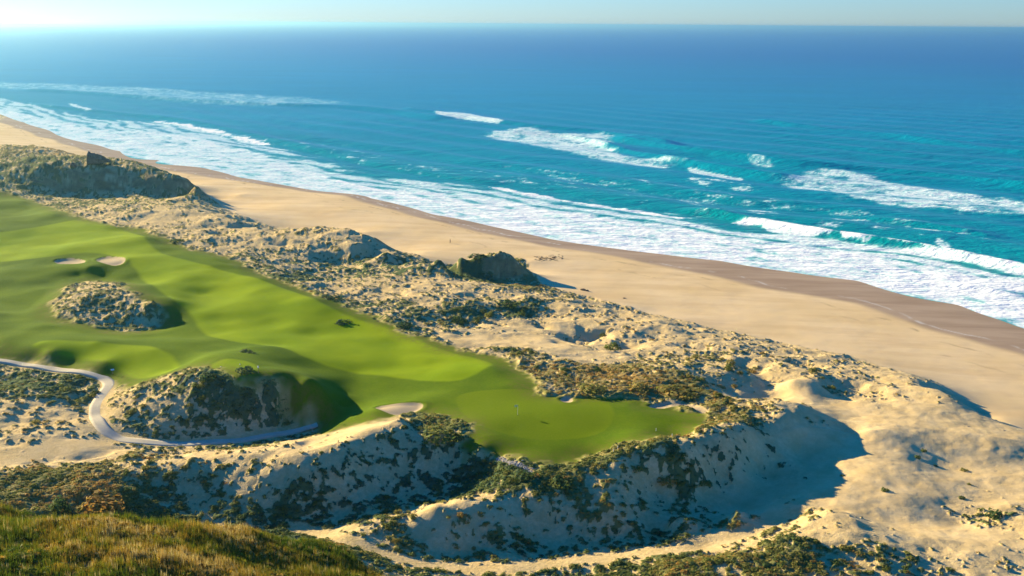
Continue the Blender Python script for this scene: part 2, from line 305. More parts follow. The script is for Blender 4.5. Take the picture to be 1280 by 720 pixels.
# wind hollows and sand knolls of the dune field
for (px, py, rr, dp) in ((580,405,5,1.7),(602,396,4.5,1.3),(720,420,6,2.2),(745,412,5,2.2),(783,427,4,1.8),(700,430,3,1.6),(680,404,3,1.5),(622,404,3.5,1.6),(655,388,3,1.5),
                         (500,372,4,1.8),(478,368,3,1.5),(930,457,6,2.2),(965,472,5,2),(905,490,5,1.8),(870,428,4,1.4),(1010,450,4,1.3),(1065,478,5,1.6),(1100,470,4,1.3),(300,292,5,2),(270,300,4,1.6),(350,312,4,1.6),
                         (180,262,5,1.8),(90,262,5,1.6),(460,410,3.5,1.6),(760,421,3.5,-1.2),(660,372,3,-1.2),(840,405,4,-1.0),(1045,660,5,-1.5),(540,640,5,-1.2)):
    p = P(px, py, 8.5); a_ = (X-p[0])*.65-(Y-p[1])*.76; b_ = (X-p[0])*.76+(Y-p[1])*.65
    a_ = a_+fbm(X, Y, 5, 2, 4)*rr*.5; b_ = b_+fbm(X, Y, 5, 2, 3)*rr*.4
    Z = Z - dp*np.exp(-((a_/rr)**2+(b_/(rr*.7))**2))*wild
# relief detail
far = np.clip(1-(Y-300)/900, .4, 1)
Z0 = Z.copy()
rid = 1-np.abs(fbm(X, Y, 17, 4, 2, .5))*2.2
flatn = sstep(2.5, 6, pathd)*sstep(2, 5, trackd)
rough = wild*flatn*(0.15+0.85*sstep(.08, .45, dens))
Z = Z + wild*flatn*(0.5*fbm(X, Y, 22, 3, 1)) + rough*(0.65*(rid-.5)+0.5*fbm(X, Y, 6, 3, 5)) + veg*(0.16+0.32*np.clip(thr-cov, 0, .6)+0.25*vnoise(X/.9, Y/.9, 2)*far)
Z = Z + grass*((1.6*fbm(X, Y, 36, 2, 7)+.60*fbm(X, Y, 15, 2, 1))*(1-.7*grs)*sstep(0, 8, turfd)) + beach*(1-wet)*0.10*fbm(X, Y, 9, 3, 3)
# small sand hummocks on the bare sand
hm = sstep(.25, .95, fbm(X, Y, 9, 3, 6))*wild*sstep(.5, .1, dens)
Z = Z + hm*0.30*flatn + wild*(1-veg)*.10*fbm(X, Y, 2.2, 2, 6)*flatn
# road bed, bunkers
bed = sstep(3.4, 1.7, pathd)
gb = sstep(-1.0, 1.2, bunk)
Z = Z - gb*0.45 + sstep(-2.2, -.3, bunk)*(1-gb)*.12
Z = np.where(pathd < 8, Z*(1-bed)+(Z0-0.05)*bed, Z)
# ridge of the beach: keep wet zone smooth
Z = Z*(1-wet)+Z0*wet
def height_at(x, y):
    x = np.atleast_1d(np.asarray(x, float)); y = np.atleast_1d(np.asarray(y, float))
    r = np.clip(np.searchsorted(ys, y)-1, 0, NR-2); ty = np.clip((y-ys[r])/(ys[r+1]-ys[r]), 0, 1)
    def row(rr):
        u = np.clip((x/HX[rr]+1)/2*(NC-1), 0, NC-1.001); c = u.astype(int); t = u-c
        return Z[rr, c]*(1-t)+Z[rr, c+1]*t
    return row(r)*(1-ty)+row(r+1)*ty
def field_at(Fd, x, y):
    r = np.clip(np.searchsorted(ys, y)-1, 0, NR-2); u = np.clip((x/HX[r]+1)/2*(NC-1), 0, NC-2).astype(int)
    return Fd[r, u]
def ground_hit(px, py):
    """the ground point under a picture ray, found by marching"""
    d = ray(px, py); t = np.arange(60, 1600, .25); q = np.outer(t, d)
    h = height_at(q[:, 0], q[:, 1]); k = np.argmax(H+q[:, 2] < h)
    return float(q[k, 0]), float(q[k, 1]), float(h[k])

# ------------------------------------------------------------------ node helpers
class NM:
    def __init__(s, name):
        s.m = bpy.data.materials.new(name); s.m.use_nodes = True; s.t = s.m.node_tree; s.t.nodes.clear()
        s.out = s.t.nodes.new('ShaderNodeOutputMaterial'); s.b = s.t.nodes.new('ShaderNodeBsdfPrincipled')
        s.t.links.new(s.b.outputs[0], s.out.inputs[0])
    def link(s, a, b): s.t.links.new(a, b)
    def attr(s, n): a = s.t.nodes.new('ShaderNodeAttribute'); a.attribute_name = n; return a.outputs['Fac']
    def attrc(s, n): a = s.t.nodes.new('ShaderNodeAttribute'); a.attribute_name = n; return a.outputs['Color']
    def noise(s, scale, detail=4, rough=.6, vec=None, dist=0):
        n = s.t.nodes.new('ShaderNodeTexNoise'); n.inputs['Scale'].default_value = scale; n.inputs['Detail'].default_value = detail
        n.inputs['Roughness'].default_value = rough; n.inputs['Distortion'].default_value = dist
        if vec is None: vec = s.pos()
        s.link(vec, n.inputs['Vector']); return n.outputs['Fac']
    def pos(s): g = s.t.nodes.new('ShaderNodeNewGeometry'); return g.outputs['Position']
    def mapping(s, vec, rot=0, scale=(1, 1, 1)):
        n = s.t.nodes.new('ShaderNodeMapping'); n.inputs['Rotation'].default_value = (0, 0, rot); n.inputs['Scale'].default_value = scale
        s.link(vec, n.inputs['Vector']); return n.outputs[0]
    def ramp(s, fac, stops):
        n = s.t.nodes.new('ShaderNodeValToRGB'); e = n.color_ramp.elements
        while len(e) < len(stops): e.new(.5)
        for k, (p, c) in enumerate(stops): e[k].position = p; e[k].color = (*c, 1) if len(c) == 3 else c
        s.link(fac, n.inputs[0]); return n.outputs[0]
    def val(s, x):
        n = s.t.nodes.new('ShaderNodeValue'); n.outputs[0].default_value = x; return n.outputs[0]
    def math(s, op, a, b=None, clamp=False):
        n = s.t.nodes.new('ShaderNodeMath'); n.operation = op; n.use_clamp = clamp
        for i, v in enumerate((a, b)):
            if v is None: continue
            if isinstance(v, (int, float)): n.inputs[i].default_value = v
            else: s.link(v, n.inputs[i])
        return n.outputs[0]
    def mix(s, fac, a, b, blend='MIX'):
        n = s.t.nodes.new('ShaderNodeMix'); n.data_type = 'RGBA'; n.blend_type = blend
        for inp, v in ((n.inputs[0], fac), (n.inputs[6], a), (n.inputs[7], b)):
            if isinstance(v, (int, float)): inp.default_value = v
            elif isinstance(v, tuple): inp.default_value = (*v, 1)
            else: s.link(v, inp)
        return n.outputs[2]
    def bump(s, h, strength, dist=1.0):
        n = s.t.nodes.new('ShaderNodeBump'); n.inputs['Strength'].default_value = strength; n.inputs['Distance'].default_value = dist
        s.link(h, n.inputs['Height']); s.link(n.outputs[0], s.b.inputs['Normal']); return n
    def color(s, c):
        if isinstance(c, tuple): s.b.inputs['Base Color'].default_value = (*c, 1)
        else: s.link(c, s.b.inputs['Base Color'])
    def rough(s, r, spec=.05):
        if isinstance(r, (int, float)): s.b.inputs['Roughness'].default_value = r
        else: s.link(r, s.b.inputs['Roughness'])
        s.b.inputs['Specular IOR Level'].default_value = spec

# ------------------------------------------------------------------ ground material
gm = NM("coastal_ground")
nf = gm.noise(1.6, 5, .65); nm_ = gm.noise(.25, 4, .6); nl = gm.noise(.035, 3, .5)
sand = gm.mix(gm.ramp(nm_, [(.3, (0, 0, 0)), (.7, (1, 1, 1))]), (.60, .43, .20), (.76, .57, .30))
sand = gm.mix(gm.math('MULTIPLY', gm.ramp(nf, [(.35, (0, 0, 0)), (.75, (1, 1, 1))]), .35), sand, (.46, .31, .15))
bsand = gm.mix(gm.ramp(nl, [(.35, (0, 0, 0)), (.65, (1, 1, 1))]), (.68, .49, .25), (.74, .55, .31))
streak = gm.noise(.12, 4, .6, gm.mapping(gm.pos(), .864, (.2, 1, 1)))
bsand = gm.mix(gm.math('MULTIPLY', gm.ramp(streak, [(.45, (0, 0, 0)), (.62, (1, 1, 1))]), .5), bsand, (.58, .40, .20))
wetc = gm.mix(gm.ramp(streak, [(.4, (0, 0, 0)), (.6, (1, 1, 1))]), (.33, .225, .135), (.42, .30, .19))
bsand = gm.mix(gm.attr('wet'), bsand, wetc)
col = gm.mix(gm.attr('beach'), sand, bsand)
col = gm.mix(gm.attr('cliff'), col, gm.mix(gm.ramp(nm_, [(.4, (0, 0, 0)), (.6, (1, 1, 1))]), (.16, .11, .06), (.32, .21, .10)))
dry = gm.math('MULTIPLY', gm.math('MULTIPLY', gm.attr('dens'), gm.ramp(gm.noise(1.1, 5, .75), [(.38, (0, 0, 0)), (.6, (1, 1, 1))])), 0.75, True)
col = gm.mix(dry, col, gm.mix(gm.attr('tone'), (.20, .18, .075), (.42, .31, .10)))
col = gm.mix(gm.math('MULTIPLY', gm.attr('tide'), .55), col, (.20, .13, .07))
col = gm.mix(gm.math('MULTIPLY', gm.attr('lace'), .6), col, (.72, .70, .64))
# scrub
tn = gm.attr('tone')
tn2 = gm.math('ADD', tn, gm.math('MULTIPLY', gm.math('SUBTRACT', gm.noise(.55, 4, .7), .5), 1.1), True)
scrub = gm.ramp(tn2, [(0, (.045, .10, .06)), (.35, (.11, .14, .055)), (.6, (.19, .18, .06)), (.82, (.28, .225, .09)), (1, (.36, .21, .06))])
vf = gm.math('SUBTRACT', gm.attr('veg'), gm.math('MULTIPLY', gm.math('SUBTRACT', gm.noise(2.6, 4, .7), .42), 1.0), True)
vf = gm.ramp(vf, [(.30, (0, 0, 0)), (.58, (1, 1, 1))])
col = gm.mix(vf, col, scrub)
# turf
tf = gm.noise(.06, 4, .6); tg = gm.noise(.9, 4, .7)
turfc = gm.mix(gm.ramp(tf, [(.35, (0, 0, 0)), (.65, (1, 1, 1))]), (.065, .13, .001), (.110, .18, .001))
turfc = gm.mix(gm.math('MULTIPLY', gm.ramp(tg, [(.3, (0, 0, 0)), (.75, (1, 1, 1))]), .35), turfc, (.075, .11, .006))
cutc = gm.mix(gm.ramp(tf, [(.35, (0, 0, 0)), (.65, (1, 1, 1))]), (.165, .255, .001), (.225, .305, .001))
turfc = gm.mix(gm.attr('cut'), turfc, cutc)
turfc = gm.mix(gm.math('MULTIPLY', gm.attr('grn'), .85), turfc, (.125, .185, .001))
tu = gm.noise(2.2, 4, .75); turfc = gm.mix(gm.math('MULTIPLY', gm.ramp(tu, [(.45, (0, 0, 0)), (.75, (1, 1, 1))]), .25), turfc, (.24, .24, .03))
turfc = gm.mix(gm.math('MULTIPLY', gm.attr('edge'), gm.ramp(tg, [(.35, (0, 0, 0)), (.6, (1, 1, 1))])), turfc, (.15, .14, .03))
col = gm.mix(gm.attr('grass'), col, turfc)
col = gm.mix(gm.attr('bunk'), col, (.46, .36, .22))
gm.color(col)
gm.rough(gm.math('SUBTRACT', .95, gm.math('MULTIPLY', gm.attr('wet'), .32)), .04)
gm.link(gm.math('ADD', .04, gm.math('MULTIPLY', gm.attr('wet'), .03)), gm.b.inputs['Specular IOR Level'])
bh = gm.math('ADD', gm.math('MULTIPLY', nf, .5), gm.math('MULTIPLY', gm.noise(5, 3, .7), .25))
bh = gm.math('MULTIPLY', bh, gm.math('ADD', gm.math('MULTIPLY', gm.math('MULTIPLY', gm.attr('wildm'), .9), gm.math('ADD', gm.math('MULTIPLY', gm.attr('dens'), 1.4, True), .18)), .06))
gm.bump(bh, .8, .5)

# ------------------------------------------------------------------ mesh builder for grids, split by face mask
def grid_obj(name, fm, attrs, mat, Xg, Yg, Zg, label_kind='structure'):
    nr, nc = Xg.shape
    idx = np.arange(nr*nc).reshape(nr, nc)
    q = np.stack([idx[:-1, :-1], idx[:-1, 1:], idx[1:, 1:], idx[1:, :-1]], -1)[fm]
    used = np.unique(q); remap = np.zeros(nr*nc, np.int32); remap[used] = np.arange(len(used)); q = remap[q]
    me = bpy.data.meshes.new(name); me.vertices.add(len(used)); me.loops.add(q.size); me.polygons.add(len(q))
    co = np.stack([Xg.ravel()[used], Yg.ravel()[used], Zg.ravel()[used]], -1).astype(np.float32)
    me.vertices.foreach_set('co', co.ravel()); me.loops.foreach_set('vertex_index', q.ravel().astype(np.int32))
    me.polygons.foreach_set('loop_start', np.arange(0, q.size, 4, dtype=np.int32))
    me.polygons.foreach_set('use_smooth', np.ones(len(q), bool))
    for k, v in attrs.items():
        a = me.attributes.new(k, 'FLOAT', 'POINT'); a.data.foreach_set('value', v.ravel()[used].astype(np.float32))
    me.update(calc_edges=True); me.materials.append(mat)
    o = bpy.data.objects.new(name, me); COL.objects.link(o)
    if label_kind: o['kind'] = label_kind
    return o
tn1 = fbm(X, Y, 26, 4, 5)
tide = beach*np.exp(-((wetd+7+7*tn1)/.55)**2)*sstep(-.1, .4, fbm(X, Y, 6, 3, 2)) + .6*beach*np.exp(-((wetd+19+9*tn1)/.5)**2)*sstep(.0, .5, fbm(X, Y, 7, 3, 4))
lacel = wet*np.exp(-((wetd-6-5*fbm(X, Y, 18, 4, 1))/.45)**2)*sstep(-.15, .3, fbm(X, Y, 8, 3, 7))
bunka = np.maximum(sstep(-.15, .25, bunk), sstep(.75, .4, edgew)*.8)
attrs = dict(veg=veg, tone=tone, grass=grass*(1-bunka), cut=cut, grn=grn, beach=beach, wet=wet, bunk=bunka, wildm=wild*(1-wet), dens=np.clip(dens, 0, 1)*wild, edge=sstep(8, -1, turfd+wob*1.5)*grass, cliff=cliff, tide=tide, lace=lacel)
fc = lambda A: (A[:-1, :-1]+A[1:, 1:])*.5
vis = fc(Z) > -6.5
mb = fc(beach) > .5; mg = (fc(grass) > .5) & ~mb
grid_obj('beach', mb & vis, attrs, gm.m, X, Y, Z)
grid_obj('fairway', mg & vis, attrs, gm.m, X, Y, Z)
grid_obj('ground', ~mb & ~mg & vis, attrs, gm.m, X, Y, Z)

# ------------------------------------------------------------------ sea
def sp(pts, n=2, closed=True): return smooth_poly([P(x, y, 0) for x, y in pts], n, closed)
sy = [170.0]
while sy[-1] < 60000: sy.append(sy[-1]+max(.45, min(sy[-1]**2/135000., sy[-1]*.02))/RES)
sy = np.array(sy); SN = int(1150*RES); su = np.linspace(-1, 1, SN)
SX = su[None, :]*(sy*.66+40)[:, None]; SY = np.repeat(sy[:, None], SN, 1)
print("sea", SX.shape)
shp = np.vstack([SHORE, [(2500, -200), (90000, 90000), (-90000, 90000), (SHORE[0][0]-3000, SHORE[0][1]+3000*.9)]])
offd = poly_sdf(SX.ravel(), SY.ravel(), shp).reshape(SX.shape)      # metres from the shore line, positive seaward
AL = SX*.65-SY*.76                                                    # coordinate along the shore
def fpoly(pts, soft=3.0, pad=60): return region(SX, SY, poly_sdf, sp(pts), pad)
nearf = np.clip(1-(SY-900)/900, 0, 1)
lace = fbm(SX, SY, 9, 5, 2, .68)
AX = AL/3.2; lace2 = fbm(AX, offd*1.0, 5, 4, 4, .62)
foam = np.zeros(SX.shape, np.float32)
def add_foam(pts, amp, soft, lo, hi, k=1.0, pad=60, op=.8, lines=0):
    """foam density rises inward from the outline; the lace noise breaks it"""
    global foam
    d = region(SX, SY, poly_sdf, sp(pts), pad)
    e = sstep(-soft*.3, soft, d)
    v = e*amp+lace*k*.55+lace2*k*.45
    v = v + lines*np.sin((offd+14*fbm(AL/2.5, offd, 22, 3, 6))/15*6.283)
    foam = np.maximum(foam, op*(1-.25*sstep(380, 700, SY))*sstep(lo, hi, v)*sstep(-soft*1.2, soft*.6, d+lace*soft*1.5))
# surf along the beach
surf = [(-60,112),(30,128),(80,140),(130,150),(200,152),(250,158),(330,178),(400,200),(450,220),(560,228),(640,236),(700,250),(800,262),(870,272),(930,288),(985,292),(1010,296),(1060,300),(1150,315),(1250,330),(1340,350),(1600,410)]
surf_in = [(x, y+6) for x, y in WATER][::-1]
add_foam(surf+surf_in, .92, 8, .15, 1.15, 1.0, 60, .74, .52)
add_foam([(x, y+12) for x, y in surf]+surf_in, 1.0, 9, .2, 1.2, 1.2, 60, .92)
# bright leading edge of the bores
for ln, wd in (([(930,279),(965,284),(1010,293),(1060,300),(1120,306),(1160,316),(1210,324),(1260,336)], 3.0),
               ([(200,152),(250,160),(330,180)], 5), ([(420,226),(480,240),(540,252),(620,262)], 2.0), ([(620,235),(700,250),(780,262),(850,272)], 3.),
               ([(1000,322),(1080,336),(1150,352),(1250,372)], 1.6), ([(560,262),(640,278),(720,292),(800,304)], 1.3), ([(850,300),(930,316),(1000,330)], 1.6)):
    d = region(SX, SY, line_dist, sp(ln, 2, False), 40, 1e3); foam = np.maximum(foam, sstep(wd*1.3, wd*.2, d+lace*wd*2.2))
add_foam([(30,104),(80,103),(130,107),(200,109),(250,113),(350,119),(400,122),(455,128),(400,134),(320,133),(250,131),(200,127),(120,119),(60,114),(30,113),(-60,108),(-60,98)], .75, 30, .1, 1.3, 1.0, 90, .62)
add_foam([(80,128),(100,131),(120,138),(110,140),(90,135)], .9, 5, .1, .7)
add_foam([(541,142),(560,140),(590,142),(605,147),(634,153),(620,155),(595,151),(565,148),(545,147)], 1.3, 5, .2, .8, .9)
add_foam([(602,166),(640,160),(668,158),(690,167),(720,166),(762,167),(775,172),(760,182),(785,196),(820,200),(848,201),(852,208),(820,210),(790,206),(740,199),(700,190),(650,180),(610,174)], .95, 9, .2, 1.1, 1.3)
add_foam([(856,208),(880,212),(910,218),(935,222),(925,226),(900,222),(875,218),(860,214)], 1.2, 3, .2, .8, .8)
add_foam([(930,200),(948,200),(968,205),(972,209),(950,208),(934,204)], .9, 4, .2, 1.1, 1.5, 60, .7)
add_foam([(1008,211),(1040,212),(1075,216),(1110,224),(1140,230),(1200,240),(1260,250),(1340,262),(1340,280),(1250,268),(1180,262),(1110,258),(1060,246),(1000,236),(965,232),(985,222)], .85, 9, .2, 1.15, 1.3, 60, .8)
add_foam([(948,276),(965,278),(985,284),(1005,290),(1030,294),(1020,298),(990,296),(965,292),(952,286)], 1.3, 2.5, .1, .7, .8)
add_foam([(1160,300),(1175,296),(1195,304),(1190,310),(1170,308)], .9, 3, .3, .9, 1)
add_foam([(850,222),(880,222),(930,228),(960,240),(900,236),(860,230)], .5, 6, .4, .9, 1.2)
add_foam([(560,215),(640,205),(720,215),(840,225),(960,245),(1060,262),(1200,280),(1250,300),(1000,285),(860,262),(700,240),(560,226),(440,205),(330,172),(400,175),(480,195)], .30, 10, .40, 1.0, 1.35)
# swell: height lines parallel to the shore, plus the breaking crests
swl = sstep(20, 160, offd)*np.clip(1-(SY-700)/700, 0, 1)
wv = offd + 9*fbm(AL/2.2, offd, 60, 3, 3) + AL*.02
SZ = 1.1*swl*np.sin(wv/46*2*math.pi)*(.5+.8*vnoise(AL/120, wv/60, 5))
SZ += 0.30*sstep(5, 40, offd)*fbm(AL/3, offd, 9, 3, 6)*np.clip(1-(SY-500)/2500, .25, 1)
def crest(ln, h, wd, back=2.2):
    """a steep fronted wave along a line: the face looks at the beach"""
    global SZ
    L = sp(ln, 2, False); d = region(SX, SY, line_dist, L, 60, 1e3)
    m = d < 59
    if not m.any(): return
    nx = np.zeros(SX.shape, np.float32)
    # signed side by offset distance from shore compared with the line's own
    ol = poly_sdf(L[:, 0], L[:, 1], shp)
    al = L[:, 0]*.65-L[:, 1]*.76; o = np.argsort(al)
    off_line = np.interp(AL, al[o], ol[o]); side = offd-off_line
    h = h*1.6
    e = sstep(al.min()-2, al.min()+25, AL)*sstep(al.max()+2, al.max()-25, AL)
    g = np.where(side > 0, np.exp(-(side/(wd*back))**2), np.exp(-(side/wd)**2))
    SZ += np.where(m, g*h*e, 0)
crest([(500,137),(543,143),(590,148),(634,154),(680,160),(760,166),(850,185)], 1.8, 6)
crest([(602,167),(660,168),(720,172),(780,190),(850,204),(900,213),(960,222),(1010,228)], 1.8, 5)
crest([(760,172),(850,188),(935,200),(1000,208),(1080,212),(1160,219),(1260,232),(1340,244)], 2.2, 6)
crest([(940,150),(1010,160),(1100,168),(1180,180),(1260,190),(1340,200)], 1.6, 8)
crest([(840,262),(890,268),(930,276),(960,282),(1010,292),(1060,300),(1150,314),(1250,334),(1330,350),(1600,410)], 2.0, 3.5)
crest([(1060,268),(1120,276),(1200,288),(1270,300)], 1.2, 4)
crest([(1150,352),(1200,358),(1250,366),(1300,376)], .9, 2.2)
crest([(30,112),(130,118),(300,130),(455,134),(560,150)], 1.4, 12)
crest([(30,130),(120,139),(250,152),(400,190),(520,215),(640,232)], .9, 6)
SZ = SZ*sstep(0, 10, offd)
SZ += foam*(.10+.16*fbm(SX, SY, 3.5, 3, 1))*sstep(0, 25, offd)
sm = NM("sea_water")
depth = sm.attr('depth')
deep = sm.ramp(depth, [(0, (.02, .40, .35)), (.12, (.0, .27, .28)), (.30, (.0, .26, .36)), (.55, (.0, .24, .39)), (1, (.0, .12, .32))])
pn = sm.noise(.012, 4, .6, sm.mapping(sm.pos(), .864, (.35, 1, 1)))
deep = sm.mix(sm.math('MULTIPLY', sm.ramp(pn, [(.35, (0, 0, 0)), (.7, (1, 1, 1))]), .35), deep, (.0, .14, .19))
fo = sm.attr('foam')
ff = sm.math('SUBTRACT', fo, sm.math('MULTIPLY', sm.math('SUBTRACT', sm.noise(.8, 6, .75, sm.mapping(sm.pos(), .864, (.6, 1, 1))), .5), 1.9))
ff = sm.ramp(ff, [(.25, (0, 0, 0)), (.85, (1, 1, 1))])
thin = sm.ramp(fo, [(.0, (0, 0, 0)), (.6, (1, 1, 1))])
wcol = sm.mix(sm.math('MULTIPLY', thin, .75), deep, (.30, .72, .72))
sm.color(sm.mix(ff, wcol, (.84, .86, .86)))
lw = sm.t.nodes.new('ShaderNodeFresnel'); lw.inputs['IOR'].default_value = 1.33
gl = sm.t.nodes.new('ShaderNodeBsdfGlossy'); gl.inputs['Roughness'].default_value = .28
mxs = sm.t.nodes.new('ShaderNodeMixShader'); sm.link(sm.math('MULTIPLY', sm.math('MULTIPLY', lw.outputs[0], .42), sm.math('SUBTRACT', 1.0, ff)), mxs.inputs[0])
sm.link(sm.b.outputs[0], mxs.inputs[1]); sm.link(gl.outputs[0], mxs.inputs[2]); sm.link(mxs.outputs[0], sm.out.inputs[0])
sm.rough(sm.math('ADD', .22, sm.math('MULTIPLY', ff, .6)), 0)
rp = sm.math('ADD', sm.math('MULTIPLY', sm.noise(.11, 5, .62, sm.mapping(sm.pos(), .90, (.35, 1, 1))), 3.2), sm.math('MULTIPLY', sm.noise(.6, 4, .6, sm.mapping(sm.pos(), .75, (.5, 1, 1))), .7))
sm.link(sm.bump(rp, .8, .9).outputs[0], gl.inputs['Normal'])
dep = np.clip(offd/2600, 0, 1)**.5*1.0 + .06*fbm(SX, SY, 160, 3, 2)*sstep(0, 200, offd)
keepf = fc(offd) > -25
grid_obj('sea', keepf, dict(foam=foam, depth=np.clip(dep, 0, 1)), sm.m, SX, SY, SZ)
# thin swash sheet foam edge is part of the sea's own foam

# ------------------------------------------------------------------ cart path
def ribbon(name, line, half, lift, mat, kind='structure'):
    L = np.asarray(line); T = np.gradient(L, axis=0); T /= np.linalg.norm(T, axis=1)[:, None]; Nn = np.stack([-T[:, 1], T[:, 0]], -1)
    bm = bmesh.new(); rows = []
    for p, n in zip(L, Nn):
        r = []
        zc = float(base_height(np.array([p[0]]), np.array([p[1]]))[0])
        for k in (-1, -.96, -.5, 0, .5, .96, 1):
            q = p+n*half*k; r.append(bm.verts.new((q[0], q[1], zc+(lift if abs(k) < .99 else -.3)+.03*(1-k*k))))
        rows.append(r)
    for a, b in zip(rows[:-1], rows[1:]):
        for i in range(6): bm.faces.new((a[i], a[i+1], b[i+1], b[i]))
    bmesh.ops.recalc_face_normals(bm, faces=bm.faces)
    me = bpy.data.meshes.new(name); bm.to_mesh(me); bm.free(); me.materials.append(mat)
    for p in me.polygons: p.use_smooth = True
    o = bpy.data.objects.new(name, me); COL.objects.link(o); o['kind'] = kind; return o
def resample(L, step):
    L = np.asarray(L); s = np.r_[0, np.cumsum(np.linalg.norm(np.diff(L, axis=0), axis=1))]
    t = np.arange(0, s[-1], step); return np.stack([np.interp(t, s, L[:, 0]), np.interp(t, s, L[:, 1])], -1)
pm = NM("path_concrete")
pc = pm.mix(pm.ramp(pm.noise(.5, 5, .65), [(.3, (0, 0, 0)), (.7, (1, 1, 1))]), (.48, .42, .31), (.60, .53, .40))
pc = pm.mix(pm.math('MULTIPLY', pm.ramp(pm.noise(4, 3, .7), [(.4, (0, 0, 0)), (.7, (1, 1, 1))]), .3), pc, (.34, .27, .17))
pm.color(pc); pm.rough(.9)
ribbon('cart_path', resample(PATH, .8), 1.45, .06, pm.m)

def simple_mat(name, c, r=.7, spec=.3, nscale=None, c2=None):
    m = NM(name)
    if nscale: m.color(m.mix(m.ramp(m.noise(nscale, 4, .6), [(.35, (0, 0, 0)), (.65, (1, 1, 1))]), c, c2))
    else: m.color(c)
    m.rough(r, spec); return m.m

# ------------------------------------------------------------------ plants
def tuft_template(rs, n, leaf, flat=.75, blade=False, stems=False):
    """tri soup of leaf faces filling a low dome of radius 1; returns (n*4, 3) quads"""
    Q = []
    for i in range(n):
        if blade:
            a = rs.rand()*6.283; r = rs.rand()**.5*.75; b = np.array([r*math.cos(a), r*math.sin(a), 0])
            ln = np.array([math.cos(a)*.25*rs.rand()+rs.randn()*.12, math.sin(a)*.25*rs.rand()+rs.randn()*.12, .7+.6*rs.rand()])
            t = rs.rand()*6.283; wv_ = np.array([math.cos(t), math.sin(t), 0])*leaf
            Q.append([b-wv_, b+wv_, b+ln*.75+wv_*.8, b+ln-wv_*.1])
        else:
            a = rs.rand()*6.283; e = math.asin(rs.rand()**.8); rr = .62+.38*rs.rand()
            c = np.array([math.cos(a)*math.cos(e)*rr, math.sin(a)*math.cos(e)*rr, math.sin(e)*rr*flat+.04])
            nrm = c*np.array([1, 1, 1.4])+rs.randn(3)*.35; nrm /= np.linalg.norm(nrm)
            u = np.cross(nrm, rs.randn(3)); u /= np.linalg.norm(u); v = np.cross(nrm, u); s = leaf*(.6+.8*rs.rand())
            Q.append([c-u*s, c-v*s*.7, c+u*s, c+v*s*.7])
    return np.array(Q).reshape(-1, 3)
def soup_mesh(name, co, tone_v, mat):
    me = bpy.data.meshes.new(name); n = len(co); me.vertices.add(n); me.loops.add(n); me.polygons.add(n//4)
    me.vertices.foreach_set('co', co.astype(np.float32).ravel()); me.loops.foreach_set('vertex_index', np.arange(n, dtype=np.int32))
    me.polygons.foreach_set('loop_start', np.arange(0, n, 4, dtype=np.int32))
    a = me.attributes.new('tone', 'FLOAT', 'POINT'); a.data.foreach_set('value', tone_v.astype(np.float32))
    me.update(calc_edges=True); me.materials.append(mat); return me
def scatter(name, tmpl, x, y, z, s, sz, tone_i, mat, rs):
    n = len(x); k = rs.randint(0, len(tmpl), n); rot = rs.rand(n)*6.283; cs = []; ts = []
    for j, T in enumerate(tmpl):
        m = np.where(k == j)[0]; c = np.cos(rot[m])[:, None]; q = np.sin(rot[m])[:, None]
        S = s[m][:, None]
        vx = (T[:, 0]*c-T[:, 1]*q)*S+x[m][:, None]; vy = (T[:, 0]*q+T[:, 1]*c)*S+y[m][:, None]; vz = T[:, 2][None]*sz[m][:, None]+z[m][:, None]
        cs.append(np.stack([vx, vy, vz], -1).reshape(-1, 3))
        tv = np.repeat(tone_i[m][:, None], len(T), 1)+np.repeat(rs.randn(len(m), len(T)//4)*.09, 4, 1); ts.append(tv.ravel())
    me = soup_mesh(name, np.vstack(cs), np.concatenate(ts), mat)
    o = bpy.data.objects.new(name, me); COL.objects.link(o); return o
def leaf_mat(name, stops):
    m = NM(name); c = m.ramp(m.attr('tone'), stops); m.color(c); m.rough(.75, .15)
    t = m.t.nodes.new('ShaderNodeBsdfTranslucent'); m.link(c, t.inputs[0]); mx = m.t.nodes.new('ShaderNodeMixShader'); mx.inputs[0].default_value = .38
    m.link(m.b.outputs[0], mx.inputs[1]); m.link(t.outputs[0], mx.inputs[2]); m.link(mx.outputs[0], m.out.inputs[0]); return m.m
LM = leaf_mat("scrub_leaves", [(0, (.035, .09, .05)), (.35, (.12, .165, .035)), (.6, (.22, .215, .045)), (.82, (.32, .26, .07)), (1, (.42, .22, .05))])
GM_ = leaf_mat("hill_grass", [(0, (.035, .075, .008)), (.3, (.085, .13, .010)), (.6, (.20, .18, .016)), (.85, (.34, .19, .022)), (1, (.55, .46, .2))])
rs = np.random.RandomState(11)
TS = [tuft_template(rs, 22, .30) for _ in range(5)]
TB = [tuft_template(rs, 14, .05, blade=True) for _ in range(5)]
def sample(n, ymin, ymax, power=2.0):
    # density falls with distance squared
    u = rs.rand(n); 
    yy = 1/(1/ymin+(1/ymax-1/ymin)*u); xx = (rs.rand(n)*2-1)*(yy*.53+12); return xx, yy
NSC = 240000
x, y = sample(NSC, 120, 620)
vv = field_at(veg, x, y); ok = (rs.rand(NSC) < vv*.9) & (vv > .25) & (field_at(pathd, x, y) > 2.2)
x = x[ok]; y = y[ok]; tn_ = np.clip(field_at(tone, x, y)+.16*sstep(225, 300, y)+rs.randn(len(x))*.20+fbm(x, y, 8, 2, 1)*.3, 0, 1)
s = (.15+.42*rs.rand(len(x))**2.4)*(.75+.6*field_at(dens, x, y))
nearh = (y < 150) & (x < 0)
HILL = sp([(0, 0)]*3) if False else None
hz = height_at(x, y)
hillm = (hz > 13.5) & (y < 158) & (x < 5)
m = ~hillm
